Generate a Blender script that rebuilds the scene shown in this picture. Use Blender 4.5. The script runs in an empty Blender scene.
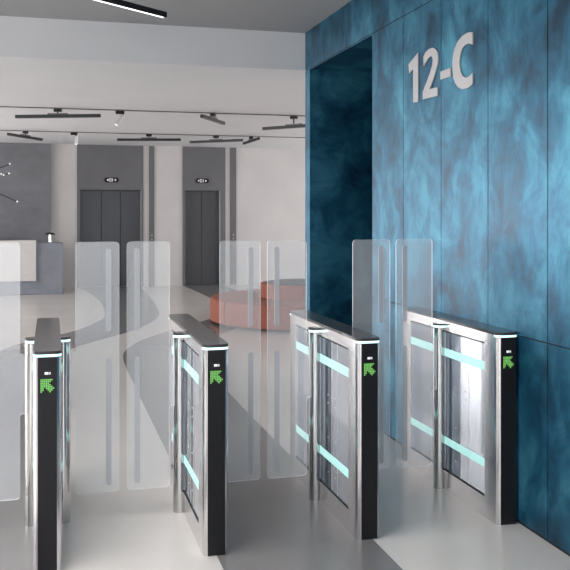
import bpy, bmesh, math
from math import pi, sin, cos, radians
from mathutils import Vector, Matrix
C = bpy.context.scene.collection

# ------------------------------------------------------------------ materials
def mat(name, col, rough=0.5, metal=0.0, emit=None, es=0.0, bump=0.0, bscale=8.0, var=0.0, vscale=3.0, spec=0.5,
        stretch=(1, 1, 1), coat=0.0):
    m = bpy.data.materials.new(name); m.use_nodes = True
    nt = m.node_tree; b = nt.nodes['Principled BSDF']
    b.inputs['Base Color'].default_value = (*col, 1); b.inputs['Roughness'].default_value = rough
    b.inputs['Metallic'].default_value = metal; b.inputs['Specular IOR Level'].default_value = spec
    b.inputs['Coat Weight'].default_value = coat
    if emit:
        b.inputs['Emission Color'].default_value = (*emit, 1); b.inputs['Emission Strength'].default_value = es
    if bump or var:
        tc = nt.nodes.new('ShaderNodeTexCoord'); mp = nt.nodes.new('ShaderNodeMapping')
        mp.inputs['Scale'].default_value = stretch
        nt.links.new(tc.outputs['Object'], mp.inputs['Vector'])
        if var:
            n = nt.nodes.new('ShaderNodeTexNoise'); n.inputs['Scale'].default_value = vscale
            n.inputs['Detail'].default_value = 6; n.inputs['Roughness'].default_value = 0.6
            nt.links.new(mp.outputs[0], n.inputs['Vector'])
            r = nt.nodes.new('ShaderNodeValToRGB')
            r.color_ramp.elements[0].position = 0.3; r.color_ramp.elements[1].position = 0.7
            r.color_ramp.elements[0].color = (*[c * (1 - var) for c in col], 1)
            r.color_ramp.elements[1].color = (*[min(1, c * (1 + var)) for c in col], 1)
            nt.links.new(n.outputs['Fac'], r.inputs[0]); nt.links.new(r.outputs[0], b.inputs['Base Color'])
        if bump:
            n2 = nt.nodes.new('ShaderNodeTexNoise'); n2.inputs['Scale'].default_value = bscale
            n2.inputs['Detail'].default_value = 5
            nt.links.new(mp.outputs[0], n2.inputs['Vector'])
            bp = nt.nodes.new('ShaderNodeBump'); bp.inputs['Strength'].default_value = bump
            bp.inputs['Distance'].default_value = 0.02
            nt.links.new(n2.outputs['Fac'], bp.inputs['Height']); nt.links.new(bp.outputs[0], b.inputs['Normal'])
    return m

def blue_mat(name, rough, k=1.0):
    m = bpy.data.materials.new(name); m.use_nodes = True
    nt = m.node_tree; N = nt.nodes; Lk = nt.links; b = N['Principled BSDF']; b.inputs['Specular IOR Level'].default_value = 0.5; b.inputs['Metallic'].default_value = 0.5
    tc = N.new('ShaderNodeTexCoord'); mp = N.new('ShaderNodeMapping')
    mp.inputs['Scale'].default_value = (1, 1.2, 0.85); mp.inputs['Rotation'].default_value = (0.45, 0, 0)
    Lk.new(tc.outputs['Object'], mp.inputs['Vector'])
    n = N.new('ShaderNodeTexNoise'); n.inputs['Scale'].default_value = 2.2; n.inputs['Detail'].default_value = 7
    n.inputs['Roughness'].default_value = 0.58; n.inputs['Distortion'].default_value = 0.9
    Lk.new(mp.outputs[0], n.inputs['Vector'])
    mp2 = N.new('ShaderNodeMapping'); mp2.inputs['Scale'].default_value = (1, 2.0, 1.4)
    mp2.inputs['Rotation'].default_value = (-0.35, 0, 0); Lk.new(tc.outputs['Object'], mp2.inputs['Vector'])
    n2 = N.new('ShaderNodeTexNoise'); n2.inputs['Scale'].default_value = 3.0; n2.inputs['Detail'].default_value = 8
    n2.inputs['Roughness'].default_value = 0.65; n2.inputs['Distortion'].default_value = 0.7
    Lk.new(mp2.outputs[0], n2.inputs['Vector'])
    mx = N.new('ShaderNodeMath'); mx.operation = 'MULTIPLY_ADD'; mx.inputs[1].default_value = 0.45
    Lk.new(n2.outputs['Fac'], mx.inputs[0])
    ml = N.new('ShaderNodeMath'); ml.operation = 'MULTIPLY'; ml.inputs[1].default_value = 0.7
    Lk.new(n.outputs['Fac'], ml.inputs[0]); Lk.new(ml.outputs[0], mx.inputs[2])
    r = N.new('ShaderNodeValToRGB'); e = r.color_ramp.elements
    e[0].position = 0.43; e[0].color = (0.003, 0.036, 0.070, 1)
    e[1].position = 0.76; e[1].color = (0.060, 0.262, 0.372, 1)
    x = e.new(0.57); x.color = (0.012, 0.106, 0.186, 1)
    Lk.new(mx.outputs[0], r.inputs[0]); Lk.new(r.outputs[0], b.inputs['Base Color'])
    rr = N.new('ShaderNodeMapRange'); rr.inputs['To Min'].default_value = rough - 0.08
    rr.inputs['To Max'].default_value = rough + 0.1
    Lk.new(mx.outputs[0], rr.inputs['Value']); Lk.new(rr.outputs[0], b.inputs['Roughness'])
    bp = N.new('ShaderNodeBump'); bp.inputs['Strength'].default_value = 0.12; bp.inputs['Distance'].default_value = 0.02
    Lk.new(n2.outputs['Fac'], bp.inputs['Height']); Lk.new(bp.outputs[0], b.inputs['Normal'])
    return m

def film_mat(name, opacity, col, rough, gloss=True, spec=0.5):
    m = bpy.data.materials.new(name); m.use_nodes = True
    nt = m.node_tree; N = nt.nodes; Lk = nt.links; b = N['Principled BSDF']
    b.inputs['Base Color'].default_value = (*col, 1); b.inputs['Roughness'].default_value = rough
    b.inputs['Specular IOR Level'].default_value = spec
    t = N.new('ShaderNodeBsdfTransparent'); t.inputs['Color'].default_value = (1, 1, 1, 1)
    mx = N.new('ShaderNodeMixShader'); mx.inputs[0].default_value = opacity
    Lk.new(t.outputs[0], mx.inputs[1]); Lk.new(b.outputs[0], mx.inputs[2])
    Lk.new(mx.outputs[0], N['Material Output'].inputs['Surface'])
    return m

M = {}
M['plaster'] = mat('pale plaster', (0.61, 0.585, 0.582), 0.75, var=0.05, vscale=1.2, bump=0.08, bscale=6)
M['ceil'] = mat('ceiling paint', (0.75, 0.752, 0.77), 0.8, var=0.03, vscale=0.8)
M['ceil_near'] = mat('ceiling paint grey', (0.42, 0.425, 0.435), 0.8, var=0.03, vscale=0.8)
M['gray'] = mat('grey concrete cladding', (0.165, 0.17, 0.185), 0.65, var=0.14, vscale=2.2, bump=0.08, stretch=(1, 1, 1.6))
M['surround'] = mat('grey elevator surround', (0.14, 0.14, 0.148), 0.6, var=0.08, vscale=2.0)
M['door'] = mat('elevator door steel', (0.085, 0.09, 0.10), 0.4, metal=0.3, var=0.05, vscale=1.5, stretch=(6, 1, .3))
M['desk'] = mat('desk concrete', (0.24, 0.255, 0.30), 0.55, var=0.14, vscale=3, bump=0.1)
M['desk_white'] = mat('desk pale oak panel', (0.62, 0.60, 0.585), 0.5, var=0.05, vscale=3, stretch=(1, 1, 9))
M['floor_light'] = mat('polished light concrete', (0.64, 0.605, 0.575), 0.24, var=0.05, vscale=1.1, spec=0.55)
M['floor_dark'] = mat('polished dark concrete', (0.185, 0.178, 0.178), 0.24, var=0.08, vscale=1.1, spec=0.55)
M['blue'] = blue_mat('blue patinated panel', 0.38)
M['black'] = mat('black satin plastic', (0.012, 0.012, 0.014), 0.4, spec=0.25)
M['fixture'] = mat('dark fixture metal', (0.02, 0.02, 0.022), 0.45, metal=0.3)
M['fixture_gray'] = mat('grey fixture metal', (0.16, 0.16, 0.17), 0.4, metal=0.5)
M['silver'] = mat('silver spotlight shell', (0.7, 0.7, 0.7), 0.3, metal=0.7)
M['chrome'] = mat('polished steel', (0.55, 0.545, 0.54), 0.08, metal=1.0)
M['steel'] = mat('satin steel', (0.74, 0.72, 0.725), 0.22, metal=1.0, bump=0.01, bscale=30, stretch=(30, 30, 0.5))
M['panel'] = mat('glossy glass side panel', (0.78, 0.80, 0.87), 0.06, metal=0.7)
M['tint'] = mat('smoked glass strip', (0.20, 0.24, 0.30), 0.06, metal=0.6)  # dark reflection tone put into the colour of the gate side panels
M['tint_light'] = mat('pale blue glass strip', (0.5, 0.55, 0.66), 0.06, metal=0.6)  # paler reflection tone, likewise put into the colour
M['cap'] = mat('dark grey top plate', (0.055, 0.051, 0.052), 0.16, spec=0.35)
M['led'] = mat('cyan light strip', (0.5, 0.72, 0.70), 0.4, emit=(0.30, 0.62, 0.58), es=0.72)
M['ring'] = mat('pale cyan light ring', (0.7, 0.95, 0.95), 0.4, emit=(0.62, 0.97, 1.0), es=1.1)
M['green'] = mat('green arrow light', (0.1, 0.4, 0.1), 0.4, emit=(0.20, 0.50, 0.10), es=0.7)
M['icon'] = mat('white backlit icon', (0.8, 0.8, 0.8), 0.4, emit=(0.8, 0.78, 0.8), es=0.55)
M['lampled'] = mat('white diffuser', (0.9, 0.9, 0.9), 0.4, emit=(1, 1, 1), es=1.6)
M['bulb'] = mat('small white bulb', (0.9, 0.9, 0.9), 0.3, emit=(1, 0.97, 0.93), es=1.0)
M['letter'] = mat('pale grey letter', (0.46, 0.45, 0.455), 0.5)
M['coral'] = mat('coral upholstery', (0.28, 0.088, 0.058), 0.85, var=0.07, vscale=10, bump=0.12, bscale=60)
M['sofa_dark'] = mat('dark sofa plinth', (0.03, 0.022, 0.02), 0.5)
M['tabletop'] = mat('dark round top', (0.03, 0.025, 0.024), 0.6, spec=0.2)
M['leaf'] = film_mat('milky glass', 0.172, (0.88, 0.90, 0.93), 0.15)
M['leaf_edge'] = film_mat('bright glass edge', 0.62, (0.95, 0.97, 1.0), 0.3)
M['slot'] = film_mat('frosted grey band', 0.5, (0.52, 0.545, 0.58), 0.35)
M['gap'] = mat('dark joint', (0.012, 0.02, 0.028), 0.8)
M['frame'] = mat('window frame aluminium', (0.12, 0.125, 0.13), 0.4, metal=0.5)
M['winglass'] = film_mat('clear window glass', 0.06, (0.9, 0.95, 1.0), 0.05)

# ------------------------------------------------------------------ helpers
def box(bm, a, b, mi=0):
    x0, y0, z0 = a; x1, y1, z1 = b
    v = [bm.verts.new(p) for p in ((x0,y0,z0),(x1,y0,z0),(x1,y1,z0),(x0,y1,z0),(x0,y0,z1),(x1,y0,z1),(x1,y1,z1),(x0,y1,z1))]
    for q in ((3,2,1,0),(4,5,6,7),(0,1,5,4),(1,2,6,5),(2,3,7,6),(3,0,4,7)):
        f = bm.faces.new([v[i] for i in q]); f.material_index = mi
def prism(bm, pts, z0, z1, T=None, side_mi=0, cap_mi=0):
    """closed outline pts (x,y) pulled from z0 to z1; T maps the point afterwards"""
    T = T or (lambda p: p)
    lo = [bm.verts.new(T((x, y, z0))) for x, y in pts]; hi = [bm.verts.new(T((x, y, z1))) for x, y in pts]
    n = len(pts)
    f = bm.faces.new(lo[::-1]); f.material_index = cap_mi
    g = bm.faces.new(hi); g.material_index = cap_mi
    for i in range(n):
        s = bm.faces.new((lo[i], lo[(i+1) % n], hi[(i+1) % n], hi[i])); s.material_index = side_mi
def rrect(x0, y0, x1, y1, r, seg=6, which=(1, 1, 1, 1)):
    out = []
    for k, (cx, cy, a0) in enumerate(((x1-r, y0+r, -90), (x1-r, y1-r, 0), (x0+r, y1-r, 90), (x0+r, y0+r, 180))):
        if which[k]:
            for i in range(seg+1):
                a = radians(a0 + 90*i/seg); out.append((cx + r*cos(a), cy + r*sin(a)))
        else:
            out.append(((x1, y0), (x1, y1), (x0, y1), (x0, y0))[k])
    return out
def circle(cx, cy, r, n=24): return [(cx + r*cos(2*pi*i/n), cy + r*sin(2*pi*i/n)) for i in range(n)]
def tube(bm, a, b, r, n=12, r2=None):
    a = Vector(a); b = Vector(b); d = b - a
    q = d.to_track_quat('Z', 'Y').to_matrix().to_4x4(); q.translation = (a + b)/2
    bmesh.ops.create_cone(bm, cap_ends=True, segments=n, radius1=r, radius2=r if r2 is None else r2, depth=d.length, matrix=q)
def ball(bm, c, r, sx=1, sy=1, sz=1, n=14):
    mt = Matrix.Translation(c) @ Matrix.Diagonal((sx, sy, sz, 1))
    bmesh.ops.create_uvsphere(bm, u_segments=n, v_segments=n//2+2, radius=r, matrix=mt)
def obj(name, bm, mats, parent=None, bevel=0, smooth=False, kind=None, tri=False, loc=None):
    bmesh.ops.recalc_face_normals(bm, faces=bm.faces)
    if tri: bmesh.ops.triangulate(bm, faces=[f for f in bm.faces if len(f.verts) > 4])
    me = bpy.data.meshes.new(name); bm.to_mesh(me); bm.free()
    for m in (mats if isinstance(mats, (list, tuple)) else [mats]): me.materials.append(m)
    o = bpy.data.objects.new(name, me); C.objects.link(o)
    if parent: o.parent = parent
    if loc: o.location = loc
    if smooth:
        for p in me.polygons: p.use_smooth = True
        e = o.modifiers.new('es', 'EDGE_SPLIT'); e.split_angle = radians(35)
    if bevel:
        w = o.modifiers.new('bv', 'BEVEL'); w.width = bevel; w.segments = 2; w.limit_method = 'ANGLE'
    if kind: o['kind'] = kind
    return o
def tag(o, label, cat, group=None):
    o['label'] = label; o['category'] = cat
    if group: o['group'] = group
    return o
def thing(name, label, cat, loc=(0, 0, 0), rz=0, group=None):
    o = bpy.data.objects.new(name, None); C.objects.link(o); o.location = loc; o.rotation_euler = (0, 0, rz)
    o.empty_display_size = 0.1
    return tag(o, label, cat, group)
def copy_tree(o, parent=None):
    c = o.copy(); C.objects.link(c); c.parent = parent
    for ch in list(o.children): copy_tree(ch, c)
    return c
def B(): return bmesh.new()
def struct(name, mats, fn, **k):
    bm = B(); fn(bm); return obj(name, bm, mats, kind='structure', **k)
def chaikin(pts, n=3):
    for _ in range(n):
        q = [pts[0]]
        for a, b in zip(pts, pts[1:]):
            q += [(a[0]*.75+b[0]*.25, a[1]*.75+b[1]*.25), (a[0]*.25+b[0]*.75, a[1]*.25+b[1]*.75)]
        q.append(pts[-1]); pts = q
    return pts

# ------------------------------------------------------------------ the room
XL, XR, Y0, YF, XB, YC = -9.0, 9.0, -5.0, 19.5, 2.4, 8.07
ZN = 3.41                                   # near ceiling
def zc(y): return 3.045 + (y - YC) * 0.0101   # lobby ceiling
ZF = zc(YF)
struct('floor', M['floor_light'], lambda bm: box(bm, (XL, Y0, -0.2), (XR, YF+0.6, 0)))
# ribbons of darker concrete inlaid in the floor
def ribbon(bm, left, right, z=0.0012):
    l = chaikin(left); r = chaikin(right); n = 160
    def resample(p):
        d = [0]
        for a, b in zip(p, p[1:]): d.append(d[-1] + math.hypot(b[0]-a[0], b[1]-a[1]))
        out = []; j = 0
        for i in range(n+1):
            t = d[-1]*i/n
            while j < len(d)-2 and d[j+1] < t: j += 1
            u = (t-d[j])/max(1e-9, d[j+1]-d[j]); out.append((p[j][0]+(p[j+1][0]-p[j][0])*u, p[j][1]+(p[j+1][1]-p[j][1])*u))
        return out
    l = resample(l); r = resample(r)
    vl = [bm.verts.new((x, y, z)) for x, y in l]; vr = [bm.verts.new((x, y, z)) for x, y in r]
    for i in range(n): bm.faces.new((vl[i], vr[i], vr[i+1], vl[i+1]))
def rib_a(bm):
    ribbon(bm, [(0.60,19.5),(0.74,18.6),(0.86,17.0),(0.90,15.7),(0.84,13.8),(0.55,12.95),(0.32,12.37),(0.10,12.02),(-0.32,11.49),(-0.58,10.9),(-0.74,10.1),(-0.79,9.2),(-0.79,6),(-0.79,0),(-0.79,-4.99)],
               [(1.96,19.5),(1.92,18.8),(1.86,16.6),(1.79,15.0),(1.72,14.1),(1.55,13.3),(1.27,12.55),(1.0,11.98),(0.61,11.41),(0.29,10.9),(0.08,10.3),(0.0,9.5),(0.0,6),(0.0,0),(0.0,-4.99)])
def rib_b(bm):
    ribbon(bm, [(2.90,19.5),(2.94,18.2),(2.99,16.5),(3.0,15.0),(2.78,13.9),(2.42,13.27),(2.10,12.80),(1.83,12.40),(1.59,12.04),(1.36,11.66),(1.10,11.19),(0.93,10.72),(0.83,10.35),(0.785,9.9),(0.77,9.3),(0.77,7.0),(0.77,3.0),(0.77,-4.99)],
               [(3.80,19.5),(3.80,18.2),(3.76,16.2),(3.60,14.4),(3.24,13.12),(2.88,12.59),(2.6,12.14),(2.36,11.75),(2.15,11.37),(1.93,10.75),(1.78,10.09),(1.67,9.3),(1.60,8.6),(1.575,7.9),(1.57,7.0),(1.57,5.5),(1.57,3.0),(1.57,-4.99)])
struct('floor_inlay', M['floor_dark'], rib_a)
struct('floor_inlay', M['floor_dark'], rib_b)

SK = (-2.5, 0.0, 1.8, 4.7)                 # skylight added out of view to light the near floor: x0, x1, y0, y1
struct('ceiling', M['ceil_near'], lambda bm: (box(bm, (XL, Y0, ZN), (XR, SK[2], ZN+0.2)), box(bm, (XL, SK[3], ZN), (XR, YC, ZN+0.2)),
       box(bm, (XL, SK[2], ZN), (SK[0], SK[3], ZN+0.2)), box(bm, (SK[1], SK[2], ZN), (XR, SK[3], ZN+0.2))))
def lobby_ceiling(bm):
    v = [bm.verts.new(p) for p in ((XL, YC, zc(YC)), (XR, YC, zc(YC)), (XR, YF+0.6, zc(YF+0.6)), (XL, YF+0.6, zc(YF+0.6)),
                                   (XL, YC, ZN+0.2), (XR, YC, ZN+0.2), (XR, YF+0.6, ZN+0.2), (XL, YF+0.6, ZN+0.2))]
    for q in ((3,2,1,0),(4,5,6,7),(0,1,5,4),(1,2,6,5),(2,3,7,6),(3,0,4,7)): bm.faces.new([v[i] for i in q])
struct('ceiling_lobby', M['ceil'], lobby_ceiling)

# far wall with two elevator openings
D1 = (0.62, 1.955); D2 = (2.945, 3.76); DH = 2.165
FW = (-8.4, -5.3)
def far_wall(bm):
    box(bm, (FW[0], YF, 0), (FW[1], YF+0.5, 0.25)); box(bm, (FW[0], YF, 2.95), (FW[1], YF+0.5, ZF+0.02))
    for a, b in ((XL, FW[0]), (FW[1], D1[0]), (D1[1], D2[0]), (D2[1], XR)): box(bm, (a, YF, 0), (b, YF+0.5, ZF+0.02))
    for a, b in (D1, D2): box(bm, (a, YF, DH), (b, YF+0.5, ZF+0.02))
    for a, b in (D1, D2): box(bm, (a, YF+0.35, 0), (b, YF+0.5, DH))
struct('wall_far', M['plaster'], far_wall)
def clad(x0, x1, opening=None, m='surround', t=0.03):
    def fn(bm):
        if opening:
            a, b = opening
            box(bm, (x0, YF-t, 0), (a, YF, ZF)); box(bm, (b, YF-t, 0), (x1, YF, ZF)); box(bm, (a, YF-t, DH), (b, YF, ZF))
        else: box(bm, (x0, YF-t, 0), (x1, YF, ZF))
    return fn
struct('trim_1', M['surround'], clad(0.553, 2.0, D1))
struct('trim_2', M['surround'], clad(2.89, 3.875, D2))
struct('trim_3', M['surround'], clad(2.13, 2.245))
struct('trim_4', M['surround'], clad(3.99, 4.13))
struct('trim_5', M['gray'], clad(-5.0, 0.0, t=0.16))
def lift(n, xs, label):
    d = thing('door_%d' % n, label, 'elevator door', (0, YF+0.12, 0)); d['kind'] = 'structure'
    for a, b in zip(xs, xs[1:]):
        bm = B(); box(bm, (a+0.006, 0, 0.01), (b-0.006, 0.04, DH-0.012)); obj('door_panel', bm, M['door'], d, bevel=0.004)
    bm = B(); box(bm, (xs[0], 0.045, 0), (xs[-1], 0.06, DH)); obj('door_backing', bm, M['gap'], d)
    bm = B(); box(bm, (xs[0], -0.11, 0.0), (xs[-1], 0.04, 0.008)); obj('door_sill', bm, M['fixture_gray'], d)
lift(1, (D1[0], 1.09, 1.505, D1[1]), 'dark grey three-panel elevator door left of the other elevator')
lift(2, (D2[0], 3.35, D2[1]), 'dark grey two-panel elevator door nearer the blue wall')

def display(x, label):
    t = thing('elevator_display', label, 'display', (x, YF-0.029, 2.385), 0, 'floor displays above the elevators')
    bm = B(); prism(bm, rrect(-0.155, -0.055, 0.155, 0.055, 0.052), 0, 0.02, T=lambda p: (p[0], -p[2], p[1])); obj('display_case', bm, M['black'], t)
    bm = B()
    prism(bm, [(-0.105, 0.0), (-0.07, -0.028), (-0.07, 0.028)], 0.02, 0.022, T=lambda p: (p[0], -p[2], p[1])); obj('display_arrow', bm, M['icon'], t); bm = B()
    prism(bm, [(0.105, 0.0), (0.07, 0.028), (0.07, -0.028)], 0.02, 0.022, T=lambda p: (p[0], -p[2], p[1]))
    obj('display_arrow', bm, M['icon'], t)
    bm = B()
    def seg(x0, z0, x1, z1): box(bm, (x0, -0.022, z0), (x1, -0.02, z1))
    seg(-0.045, -0.035, -0.035, 0.035); seg(-0.012, -0.035, -0.004, 0.035)
    seg(-0.035, 0.027, -0.012, 0.035); seg(-0.035, -0.035, -0.012, -0.027)
    obj('display_digit', bm, M['icon'], t)
    bm = B(); seg(0.018, -0.035, 0.028, 0.035); obj('display_digit', bm, M['icon'], t)
display(1.30, 'small black pill-shaped floor display above the left elevator')
display(3.335, 'small black pill-shaped floor display above the right elevator')
def call(x, label):
    t = thing('call_button_plate', label, 'call button', (x, YF-0.029, 1.10), 0, 'elevator call buttons')
    bm = B(); box(bm, (-0.04, -0.012, -0.09), (0.04, 0, 0.09)); obj('plate', bm, M['fixture_gray'], t, bevel=0.003)
    for z in (0.045, -0.04):
        bm = B(); tube(bm, (0, -0.012, z), (0, -0.02, z), 0.014, 16); obj('button', bm, M['silver'], t)
call(2.19, 'small call button plate on the dark strip right of the left elevator')
call(4.06, 'small call button plate on the dark strip right of the right elevator')

# blue wall: a block with a passage opening, split in panels by fine joints
OA, OB, OH = 6.25, 7.91, 3.03; TH = 2.2; G = 0.0035
def blue_panel(bm, y0, y1, z0, z1, x0=XB, x1=XB+0.004): box(bm, (x0, y0+G, z0+G), (x1, y1-G, z1-G))
def blue_wall(bm):
    ys = [OA - 0.61*i for i in range(19)]
    for a, b in zip(ys[1:], ys):
        blue_panel(bm, a, b, 0.012, 0.997); blue_panel(bm, a, b, 0.997, OH+0.01); blue_panel(bm, a, b, OH+0.01, ZN+0.01)
    hd = [OA, OA+0.61, OA+1.22, YC-0.004]
    for a, b in zip(hd, hd[1:]): blue_panel(bm, a, b, OH+0.01, ZN+0.01)
    blue_panel(bm, OB, YC, 0.012, OH+0.01)
struct('wall_right', M['blue'], blue_wall)
def blue_core(bm):                              # the block behind the panels, with the passage cut through
    box(bm, (XB+0.006, Y0, 0), (XB+0.3, OA-0.15, ZN+0.02)); box(bm, (XB+0.006, OA-0.15, OH+0.012), (XB+0.3, YC-0.003, ZN+0.02))
struct('wall_core', M['gap'], blue_core)
def passage(bm):
    box(bm, (XB+0.004, OB+0.002, 0), (XB+TH, YC-0.004, OH+0.009)); box(bm, (XB+0.004, OA-0.15, 0), (XB+TH, OA-0.002, OH+0.009))
    box(bm, (XB+0.004, OA-0.002, OH), (XB+TH, OB+0.002, OH+0.009)); box(bm, (XB+TH, OA-0.15, 0), (XB+TH+0.15, YC, OH+0.3))
struct('wall_passage', M['blue'], passage)
struct('baseboard_right', M['gap'], lambda bm: (box(bm, (XB+0.003, Y0, 0), (XB+0.006, OA, 0.015))))
struct('wall_return', M['plaster'], lambda bm: box(bm, (XB+0.31, YC-0.003, 0), (XR, YC+0.08, zc(YC)+0.02)))

# outer walls with tall windows (left, behind the camera, right end of the lobby, where they are added for light)
win_n = [0]
def window_wall(name, fixed, axis, a0, a1, spans, sill, head, top, out):
    """wall slab at coordinate `fixed`, along axis, with window openings"""
    t = 0.25*out
    def pt(al, cr, z): return (cr, al, z) if axis == 'y' else (al, cr, z)
    def slab(bm, l0, l1, z0, z1, c0=fixed, c1=fixed+t):
        p = pt(l0, min(c0, c1), z0); q = pt(l1, max(c0, c1), z1); box(bm, p, q)
    def fn(bm):
        e = a0
        for s0, s1 in spans:
            slab(bm, e, s0, 0, top); slab(bm, s0, s1, 0, sill); slab(bm, s0, s1, head, top); e = s1
        slab(bm, e, a1, 0, top)
    struct(name, M['plaster'], fn)
    for s0, s1 in spans:
        win_n[0] += 1
        w = bpy.data.objects.new('window_%d' % win_n[0], None); C.objects.link(w); w['kind'] = 'structure'
        bm = B(); c0 = fixed + t*0.4; c1 = fixed + t*0.6; wd = 0.05
        slab(bm, s0, s1, sill, sill+wd, c0, c1); slab(bm, s0, s1, head-wd, head, c0, c1)
        slab(bm, s0, s0+wd, sill+wd, head-wd, c0, c1); slab(bm, s1-wd, s1, sill+wd, head-wd, c0, c1)
        k = max(1, round((s1-s0)/1.5))
        for i in range(1, k):
            m_ = s0+(s1-s0)*i/k; slab(bm, m_-wd/2, m_+wd/2, sill+wd, head-wd, c0, c1)
        obj('window_frame', bm, M['frame'], w)
        bm = B(); slab(bm, s0+wd, s1-wd, sill+wd, head-wd, fixed+t*0.48, fixed+t*0.5); obj('window_pane', bm, M['winglass'], w)
window_wall('wall_left', XL, 'y', Y0, YF+0.5, [(2.4, 7.6), (8.6, 13.2), (13.8, 18.6)], 0.25, 2.95, ZN+0.05, -1)
window_wall('wall_back', Y0, 'x', XL, XB+0.3, [(-8.2, -3.4), (-2.8, 1.8)], 0.25, 3.1, ZN+0.05, -1)
window_wall('wall_lobby_end', XR, 'y', YC, YF+0.5, [(9.0, 13.4), (14.0, 18.6)], 0.25, 2.95, ZN+0.05, 1)  # windows in this unseen wall are added to brighten the right side

win_n[0] += 1
w = bpy.data.objects.new('window_%d' % win_n[0], None); C.objects.link(w); w['kind'] = 'structure'  # frame and pane of the added skylight
bm = B()
for i in range(6):
    x_ = SK[0] + (SK[1]-SK[0])*i/5; box(bm, (x_-0.03, SK[2], ZN+0.1), (x_+0.03, SK[3], ZN+0.15))
for y_ in (SK[2]+0.03, SK[3]-0.03): box(bm, (SK[0], y_-0.03, ZN+0.1), (SK[1], y_+0.03, ZN+0.15))
obj('window_frame', bm, M['frame'], w)
bm = B(); box(bm, (SK[0], SK[2], ZN+0.16), (SK[1], SK[3], ZN+0.17)); obj('window_pane', bm, M['winglass'], w)

win_n[0] += 1
w = bpy.data.objects.new('window_%d' % win_n[0], None); C.objects.link(w); w['kind'] = 'structure'
bm = B()
for i in range(3):
    x_ = FW[0]+0.03 + (FW[1]-FW[0]-0.06)*i/2; box(bm, (x_-0.03, YF+0.2, 0.31), (x_+0.03, YF+0.26, 2.89))
for z_ in (0.25, 2.89): box(bm, (FW[0], YF+0.2, z_), (FW[1], YF+0.26, z_+0.06))
obj('window_frame', bm, M['frame'], w)
bm = B(); box(bm, (FW[0]+0.06, YF+0.225, 0.31), (FW[1]-0.06, YF+0.235, 2.89)); obj('window_pane', bm, M['winglass'], w)

# ------------------------------------------------------------------ wall letters 12-C
one = [(5.527,2.681),(5.37,2.732),(5.37,2.401),(5.449,2.407),(5.449,2.635),(5.519,2.615)]
two = [(5.283,2.688),(5.248,2.713),(5.199,2.725),(5.138,2.724),(5.091,2.705),(5.065,2.68),(5.056,2.643),(5.065,2.604),(5.098,2.557),(5.138,2.509),(5.185,2.461),(5.065,2.457),(5.065,2.402),(5.291,2.407),(5.291,2.458),(5.223,2.521),(5.174,2.571),(5.143,2.612),(5.133,2.645),(5.15,2.668),(5.174,2.674),(5.211,2.665),(5.248,2.645),(5.278,2.625)]
dash = [(5.021,2.55),(4.88,2.55),(4.88,2.498),(5.021,2.498)]
cee = [(4.591,2.713),(4.591,2.641),(4.635,2.656),(4.675,2.657),(4.716,2.646),(4.741,2.622),(4.758,2.582),(4.758,2.543),(4.741,2.502),(4.716,2.475),(4.675,2.459),(4.635,2.459),(4.591,2.474),(4.591,2.408),(4.625,2.398),(4.675,2.393),(4.726,2.397),(4.779,2.417),(4.815,2.446),(4.84,2.484),(4.851,2.529),(4.853,2.579),(4.843,2.625),(4.817,2.664),(4.779,2.696),(4.726,2.716),(4.665,2.723),(4.625,2.72)]
for nm, pts, lb in (('wall_numeral', one, 'pale grey numeral 1 on the blue wall'), ('wall_numeral', two, 'pale grey numeral 2 on the blue wall'),
                    ('wall_dash', dash, 'pale grey dash between numeral and letter on the blue wall'), ('wall_letter', cee, 'pale grey letter C on the blue wall')):
    bm = B(); prism(bm, pts, 0, 0.008, T=lambda p: (XB-0.001-p[2], p[0], p[1]))
    tag(obj(nm, bm, M['letter'], tri=True), lb, 'sign letter', 'characters of the wall sign')

# ------------------------------------------------------------------ speed gates
W, YA, YB, HY = 0.0630, -0.67, 0.625, 0.0         # half width, front, rear, hub (local, origin at hub)
IA, IB = -0.53, 0.465                             # side panel recess
ARROW = ['11111110', '11111100', '11111000', '11111100', '11111110', '11011111', '11001110', '10000100']
def make_leaf(root, s):
    """leaf on side s (+1 right, -1 left)"""
    x0, x1, z0, z1, r = 0.140, 0.3715, 0.148, 1.495, 0.022
    out = []
    def arc(cx, cz, a0, a1, rr=r, n=5):
        for i in range(n+1):
            a = radians(a0+(a1-a0)*i/n); out.append((cx+rr*cos(a), cz+rr*sin(a)))
    arc(x1-r, z0+r, -90, 0); arc(x1-r, z1-r, 0, 90); arc(x0+r, z1-r, 90, 180)
    arc(x0-0.014, 0.905+0.014, 0, -90, 0.014); out.append((0.112, 0.905)); out.append((0.112, 0.595))
    arc(x0-0.014, 0.595-0.014, 90, 0, 0.014); arc(x0+r, z0+r, 180, 270)
    bm = B(); prism(bm, out, -0.005, 0.005, T=lambda p: (s*p[0], p[2]-0.03, p[1]), side_mi=1)
    lf = obj('glass_leaf', bm, [M['leaf'], M['leaf_edge']], root, tri=True)
    for a, b in ((1.01, 1.458), (0.185, 0.868)):
        bm = B(); prism(bm, rrect(0.302, a, 0.330, b, 0.0138), -0.0062, 0.0062, T=lambda p: (s*p[0], p[2]-0.03, p[1]))
        obj('frosted_slot', bm, M['slot'], lf, tri=True)
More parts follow.
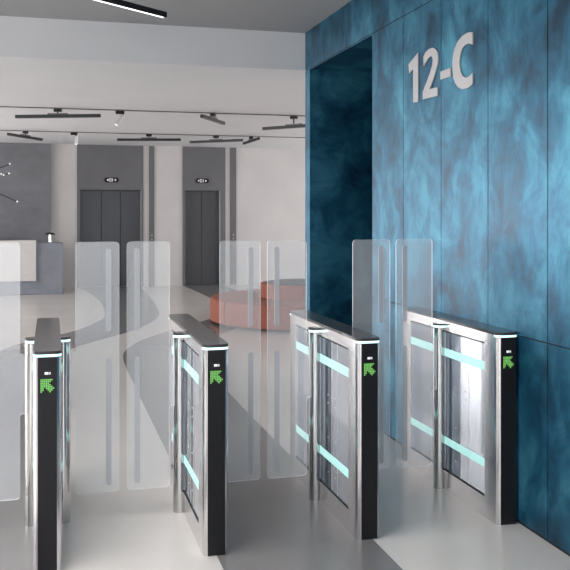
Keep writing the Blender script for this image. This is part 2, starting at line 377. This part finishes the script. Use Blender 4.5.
def make_gate(x, label, sides=(1, -1), leaves=(1, -1)):
    t = thing('speed_gate', label, 'turnstile', (x, 4.75, 0), 0, 'speed gates across the entrance')
    bm = B(); rc = 0.034
    # front and rear posts with rounded outer corners
    prism(bm, rrect(-W, YA, W, IA, rc, 6, (1, 0, 0, 1)), 0, 1.003); obj('front_post', bm, M['steel'], t, smooth=True); bm = B()
    prism(bm, rrect(-W, IB, W, YB, rc, 6, (0, 1, 1, 0)), 0, 1.003); obj('rear_post', bm, M['steel'], t, smooth=True)
    bm = B(); box(bm, (-W, IA, 0), (W, IB, 0.112)); obj('bottom_rail', bm, M['steel'], t)
    bm = B(); box(bm, (-W, IA, 0.948), (W, IB, 1.003))
    obj('top_rail', bm, M['steel'], t)
    for s in (1, -1):
        a, b = sorted((s*0.044, s*(W-0.005)))
        bm = B(); box(bm, (a, IA+0.004, 0.121), (b, IB-0.004, 0.941)); sp = obj('side_panel', bm, M['panel'], t)
        a2, b2 = sorted((s*0.040, s*(W-0.0006)))
        
        for g0, g1 in ((0.112, 0.120), (0.940, 0.948)):
            bm = B(); box(bm, (a2, IA, g0), (b2, IB, g1)); obj('dark_gasket', bm, M['gap'], t)
        for z0, z1 in ((0.795, 0.842), (0.270, 0.314)):
            a3, b3 = sorted((s*(W-0.0052), s*(W-0.0035)))
            bm = B(); box(bm, (a3, IA+0.004, z0), (b3, IB-0.004, z1)); obj('light_strip', bm, M['led'], t)
        q0, q1 = sorted((s*(W-0.0053), s*(W-0.0047)))
        bm = B(); box(bm, (q0, -0.235, 0.122), (q1, -0.045, 0.94)); obj('tinted_strip', bm, M['tint'], sp)  # dark band painted on the panel in place of a reflection
        bm = B(); box(bm, (q0, 0.30, 0.122), (q1, 0.43, 0.94)); obj('tinted_strip', bm, M['tint_light'], sp)  # pale band imitating a reflection in the rear half
        bm = B(); box(bm, (q0, -0.246, 0.122), (q1, -0.238, 0.94)); obj('edge_strip', bm, M['silver'], sp)  # thin light lines stand in for reflected streaks
        bm = B(); box(bm, (q0, -0.345, 0.122), (q1, -0.337, 0.94)); obj('edge_strip', bm, M['silver'], sp)
        for yy in (-0.18, -0.30):
            for zz in (0.635, 0.59, 0.40, 0.205):
                bm = B(); tube(bm, (s*(W-0.0055), yy, zz), (s*(W-0.003), yy, zz), 0.0045, 8); obj('screw', bm, M['silver'], sp)
    # light ring and dark top plate
    for e in (-1, 1):
        bm = B()
        if e < 0: prism(bm, rrect(-W-0.0003, YA-0.001, W+0.0003, YA+0.036, rc, 6, (1, 0, 0, 1)), 0.992, 1.003)
        else: prism(bm, rrect(-W-0.001, YB-0.04, W+0.001, YB+0.001, rc, 6, (0, 1, 1, 0)), 0.992, 1.003)
        obj('light_ring', bm, M['ring'], t)
    bm = B(); prism(bm, rrect(-W-0.001, YA-0.002, W+0.001, YB+0.002, rc), 1.003, 1.018); obj('top_plate', bm, M['cap'], t, smooth=True)
    for e in (-1, 1):
        yy = YA if e < 0 else YB
        a, b = sorted((yy + e*0.004, yy - e*0.02))
        bm = B(); box(bm, (-0.0425, a, 0.004), (0.0425, b, 0.991)); fp = obj('front_panel' if e < 0 else 'rear_panel', bm, M['black'], t)
        if e < 0:
            bm = B(); px = 0.0078; 
            for j, row in enumerate(ARROW):
                for i, ch in enumerate(row):
                    if ch == '1':
                        cx = -0.0273 + i*px; cz = 0.888 - j*px
                        box(bm, (cx-0.0029, yy-0.0052, cz-0.0029), (cx+0.0029, yy-0.0038, cz+0.0029))
            obj('arrow_light', bm, M['green'], fp)
            bm = B(); box(bm, (-0.012, yy-0.0052, 0.912), (0.003, yy-0.0038, 0.923))
            for k in range(2): box(bm, (0.0055+k*0.005, yy-0.0052, 0.912), (0.0085+k*0.005, yy-0.0038, 0.923))
            obj('card_icon', bm, M['icon'], fp)
    for s in sides:
        cx = s*0.079
        bm = B(); prism(bm, circle(cx, 0, 0.038, 32), 0, 0.965); hp = obj('hub_post', bm, M['chrome'], t, smooth=True)
        bm = B(); prism(bm, circle(cx, 0, 0.037, 32), 0.965, 0.977); obj('hub_ring', bm, M['ring'], hp)
        bm = B(); prism(bm, circle(cx, 0, 0.039, 32), 0.977, 0.989); obj('hub_cap', bm, M['cap'], hp, smooth=True)
    for s in leaves: make_leaf(t, s)
    return t
make_gate(-0.016, 'leftmost speed gate, seen nearly head-on, with green arrow panel and hub posts on both sides')
make_gate(0.768, 'second speed gate from the left, in front of the dark floor stripe')
make_gate(1.552, 'third speed gate from the left, between two glass lanes, showing its lit side panels')
make_gate(2.3335, 'rightmost speed gate standing flush against the blue wall', sides=(-1,), leaves=(-1,))

# ------------------------------------------------------------------ reception desk
t = thing('reception_desk', 'grey concrete reception desk with a pale front panel', 'desk', (0, 18.05, 0))
bm = B(); box(bm, (-3.6, 0.06, 0), (0.235, 0.75, 1.04)); obj('desk_body', bm, M['desk'], t, bevel=0.01)
bm = B(); box(bm, (-3.6, -0.02, 0.28), (-0.29, 0.055, 1.10)); obj('front_panel', bm, M['desk_white'], t, bevel=0.004)
t = thing('table_lamp', 'small chrome mushroom lamp with dark dome on the reception desk', 'lamp', (-0.02, 18.4, 1.0402))
bm = B(); tube(bm, (0, 0, 0), (0, 0, 0.012), 0.06, 20); obj('lamp_base', bm, M['chrome'], t, smooth=True)
bm = B(); tube(bm, (0, 0, 0.01), (0, 0, 0.17), 0.032, 16, 0.026); obj('lamp_stem', bm, M['chrome'], t, smooth=True)
bm = B(); ball(bm, (0, 0, 0.165), 0.105, 1, 1, 0.42, 20); bmesh.ops.bisect_plane(bm, geom=bm.verts[:]+bm.edges[:]+bm.faces[:], plane_co=(0,0,0.165), plane_no=(0,0,1), clear_inner=True)
bmesh.ops.contextual_create(bm, geom=[e for e in bm.edges if e.is_boundary]); obj('lamp_shade', bm, M['fixture'], t, smooth=True)

# chandelier above the desk
t = thing('branched_chandelier', 'thin black branching chandelier with tiny bulbs hanging above the reception desk', 'chandelier', (-1.25, 16.0, 0))
zt = zc(16.0)
bm = B(); tube(bm, (0, 0, 1.95), (0, 0, zt-0.02), 0.008); obj('rod', bm, M['fixture'], t)
bm = B(); tube(bm, (0, 0, zt-0.03), (0, 0, zt), 0.06, 20); obj('ceiling_rose', bm, M['fixture'], t)
for a, b, bulbs in (((0,0,2.16), (0.67,0,1.855), [(0.67,0,1.855)]), ((0,0,2.28), (0.53,0,2.345), [(0.44,0,2.325),(0.53,0,2.35),(0.40,0,2.34)]),
                    ((0,0,2.28), (0.53,0.25,2.53), [(0.53,0.25,2.535)]), ((0,0,2.1), (-0.5,0.2,2.5), [(-0.5,0.2,2.5)]), ((0,0,2.2), (-0.6,-0.1,1.95), [(-0.6,-0.1,1.95)]),
                    ((0,0,2.05), (0.1,-0.5,2.2), [(0.1,-0.5,2.2)])):
    bm = B(); tube(bm, a, b, 0.009, 8); ar = obj('arm', bm, M['fixture'], t)
    for q in bulbs:
        bm = B(); ball(bm, q, 0.014, n=10); obj('bulb', bm, M['bulb'], ar, smooth=True)

# ------------------------------------------------------------------ round sofa
SX, SY = 3.83, 12.72
t = thing('round_sofa', 'low round coral upholstered sofa with a central backrest in the lobby', 'sofa', (SX, SY, 0))
def ring(bm, r0, r1, z0, z1, a0, a1, bev, n=20):
    prof = []
    for i in range(6): a = radians(90*i/5); prof.append((r1-bev+bev*cos(a), z1-bev+bev*sin(a)))
    for i in range(6): a = radians(90+90*i/5); prof.append((r0+bev+bev*cos(a), z1-bev+bev*sin(a)))
    prof += [(r0, z0), (r1, z0)]
    rows = []
    for k in range(n+1):
        a = a0+(a1-a0)*k/n; rows.append([bm.verts.new((r*cos(a), r*sin(a), z)) for r, z in prof])
    m = len(prof)
    for k in range(n):
        for i in range(m): bm.faces.new((rows[k][i], rows[k][(i+1) % m], rows[k+1][(i+1) % m], rows[k+1][i]))
    bm.faces.new(rows[0][::-1]); bm.faces.new(rows[-1])
bm = B(); prism(bm, circle(0, 0, 1.38, 64), 0, 0.05); obj('plinth', bm, M['sofa_dark'], t, smooth=True)
for k in range(6):
    a0 = radians(-100+60*k); bm = B(); ring(bm, 0.70, 1.51, 0.04, 0.37, a0+0.007, a0+radians(60)-0.007, 0.05)
    obj('seat_cushion', bm, M['coral'], t, smooth=True)
for k in range(3):
    a0 = radians(-75+120*k); bm = B(); ring(bm, 0.60, 0.74, 0.30, 0.58, a0+0.004, a0+radians(120)-0.004, 0.03, 30)
    obj('backrest', bm, M['coral'], t, smooth=True)
bm = B(); prism(bm, circle(0, 0, 0.645, 48), 0.5, 0.59); obj('dark_top', bm, M['tabletop'], t)

# ------------------------------------------------------------------ ceiling tracks and lights
for k, (ty, lb) in enumerate(((12.15, 'thin black lighting track across the lobby ceiling, nearer one'), (16.08, 'thin black lighting track across the lobby ceiling, farther one'))):
    z = zc(ty)
    bm = B(); box(bm, (-8.5, ty-0.008, z-0.014), (8.5, ty+0.008, z-0.001)); tag(obj('lighting_track', bm, M['fixture_gray']), lb, 'lighting track', 'ceiling lighting tracks')
def linear(x, y, z, yaw, ln, label, plate=True, lit=False):
    ztop = zc(y)-0.014 if y > YC else ZN
    t = thing('linear_lamp', label, 'ceiling light', (x, y, 0), radians(yaw), 'linear track lamps')
    bm = B(); box(bm, (-ln/2, -0.022, z-0.022), (ln/2, 0.022, z+0.022)); obj('lamp_body', bm, M['fixture'], t, bevel=0.003)
    bm = B(); hw = 0.009 if lit else 0.015
    box(bm, (-ln/2+0.02, -hw, z-0.026), (ln/2-0.02, hw, z-0.022)); obj('diffuser', bm, M['lampled' if lit else 'fixture_gray'], t)
    bm = B(); tube(bm, (0, 0, z+0.02), (0, 0, ztop-0.03), 0.011, 12); obj('stem', bm, M['fixture'], t)
    bm = B(); box(bm, (-0.05, -0.03, ztop-0.04), (0.05, 0.03, ztop)); obj('mount', bm, M['black'], t, bevel=0.003)
    if plate:
        bm = B(); box(bm, (-0.14, -0.02, z+0.024), (0.14, 0.02, z+0.04)); obj('driver_plate', bm, M['fixture_gray'], t)
T1, T2 = 12.15, 16.08
linear(0.09, T1, 2.974, -21, 1.2, 'long dark linear lamp on the nearer track, at the far left')
linear(2.24, T1, 2.985, 61, 1.0, 'short-looking tilted linear lamp in the middle of the nearer track')
linear(3.44, T1, 2.92, -50, 1.12, 'linear lamp on the nearer track partly behind the blue wall')
linear(-0.44, T2, 3.013, 61, 1.14, 'leftmost linear lamp on the farther track, above the reception desk wall')
linear(1.757, T2, 3.013, -15, 1.18, 'long linear lamp on the farther track above the pale wall between elevators')
linear(3.02, T2, 3.013, -39, 1.13, 'linear lamp on the farther track above the right elevator')
linear(3.70, T2, 3.03, -89, 1.19, 'rightmost linear lamp on the farther track, seen almost end-on')
linear(0.415, 6.555, 3.242, 38.3, 1.2, 'large dark linear lamp with bright underside under the near grey ceiling', plate=False, lit=True)
def spot(x, y, dx, ln, label):
    z = zc(y)-0.014
    t = thing('track_spotlight', label, 'spotlight', (x, y, 0), 0, 'silver track spotlights')
    bm = B(); box(bm, (-0.06, -0.02, z-0.045), (0.06, 0.02, z)); obj('mount', bm, M['black'], t, bevel=0.003)
    bm = B(); box(bm, (0.02, -0.015, z-0.075), (0.05, 0.015, z-0.04)); obj('joint', bm, M['black'], t)
    a = Vector((0.05, 0, z-0.06)); b = a + Vector((dx, -0.03, -1)).normalized()*ln
    bm = B(); tube(bm, a, b, 0.03, 18); sh = obj('lamp_shell', bm, M['silver'], t, smooth=True)
    d = (b-a).normalized()
    bm = B(); tube(bm, b - d*0.002, b + d*0.003, 0.022, 18); obj('lens', bm, M['lampled'], sh)
spot(0.926, T1, -0.75, 0.17, 'silver cylindrical spotlight tilted left on the nearer track')
spot(0.403, T2, -0.1, 0.15, 'silver cylindrical spotlight pointing straight down on the farther track')

# ------------------------------------------------------------------ light
def area(name, loc, rot, sx, sy, power, col=(1, 1, 1)):
    l = bpy.data.lights.new(name, 'AREA'); l.shape = 'RECTANGLE'; l.size = sx; l.size_y = sy; l.energy = power; l.color = col
    o = bpy.data.objects.new(name, l); C.objects.link(o); o.location = loc; o.rotation_euler = rot
DAY = (1.0, 0.985, 0.975); P_L = (28, 55, 66)
area('daylight_skylight', ((SK[0]+SK[1])/2, (SK[2]+SK[3])/2, ZN+0.3), (0, 0, 0), SK[1]-SK[0], SK[3]-SK[2], 210, DAY)  # fill light over the near floor through the added skylight
for (a, b) in ((2.4, 7.6), (8.6, 13.2), (13.8, 18.6)):
    area('daylight', (XL-0.4, (a+b)/2, 1.7), (0, radians(-90), 0), 2.8, b-a, P_L[(a > 0)+(a > 8)]*(b-a), DAY)
for (a, b) in ((-8.2, -3.4), (-2.8, 1.8)):
    area('daylight', ((a+b)/2, Y0-0.4, 1.75), (radians(90), 0, 0), b-a, 2.9, 30*(b-a), DAY)
area('daylight_far', ((FW[0]+FW[1])/2, YF+0.65, 1.6), (radians(-90), 0, 0), FW[1]-FW[0], 2.7, 430, DAY)
for (a, b) in ((9.0, 13.4), (14.0, 18.6)):  # fill from the added lobby-end windows
    area('daylight', (XR+0.4, (a+b)/2, 1.7), (0, radians(90), 0), 2.8, b-a, 26*(b-a), DAY)
w = bpy.data.worlds.new('World'); bpy.context.scene.world = w; w.use_nodes = True
w.node_tree.nodes['Background'].inputs[0].default_value = (0.9, 0.95, 1.0, 1)
w.node_tree.nodes['Background'].inputs[1].default_value = 1.0

# ------------------------------------------------------------------ camera
cam = bpy.data.cameras.new('Camera'); co = bpy.data.objects.new('Camera', cam); C.objects.link(co)
cam.sensor_width = 36; cam.sensor_fit = 'HORIZONTAL'; cam.lens = 36*860/570
cam.shift_y = -72/570; cam.clip_end = 200
co.location = (0, 0, 1.65); co.rotation_euler = (radians(90), 0, -math.atan(234/860))
S = bpy.context.scene; S.camera = co
S.view_settings.view_transform = 'Standard'; S.view_settings.look = 'None'
S.view_settings.exposure = 0.22; S.view_settings.gamma = 1; S.view_settings.use_curve_mapping = False
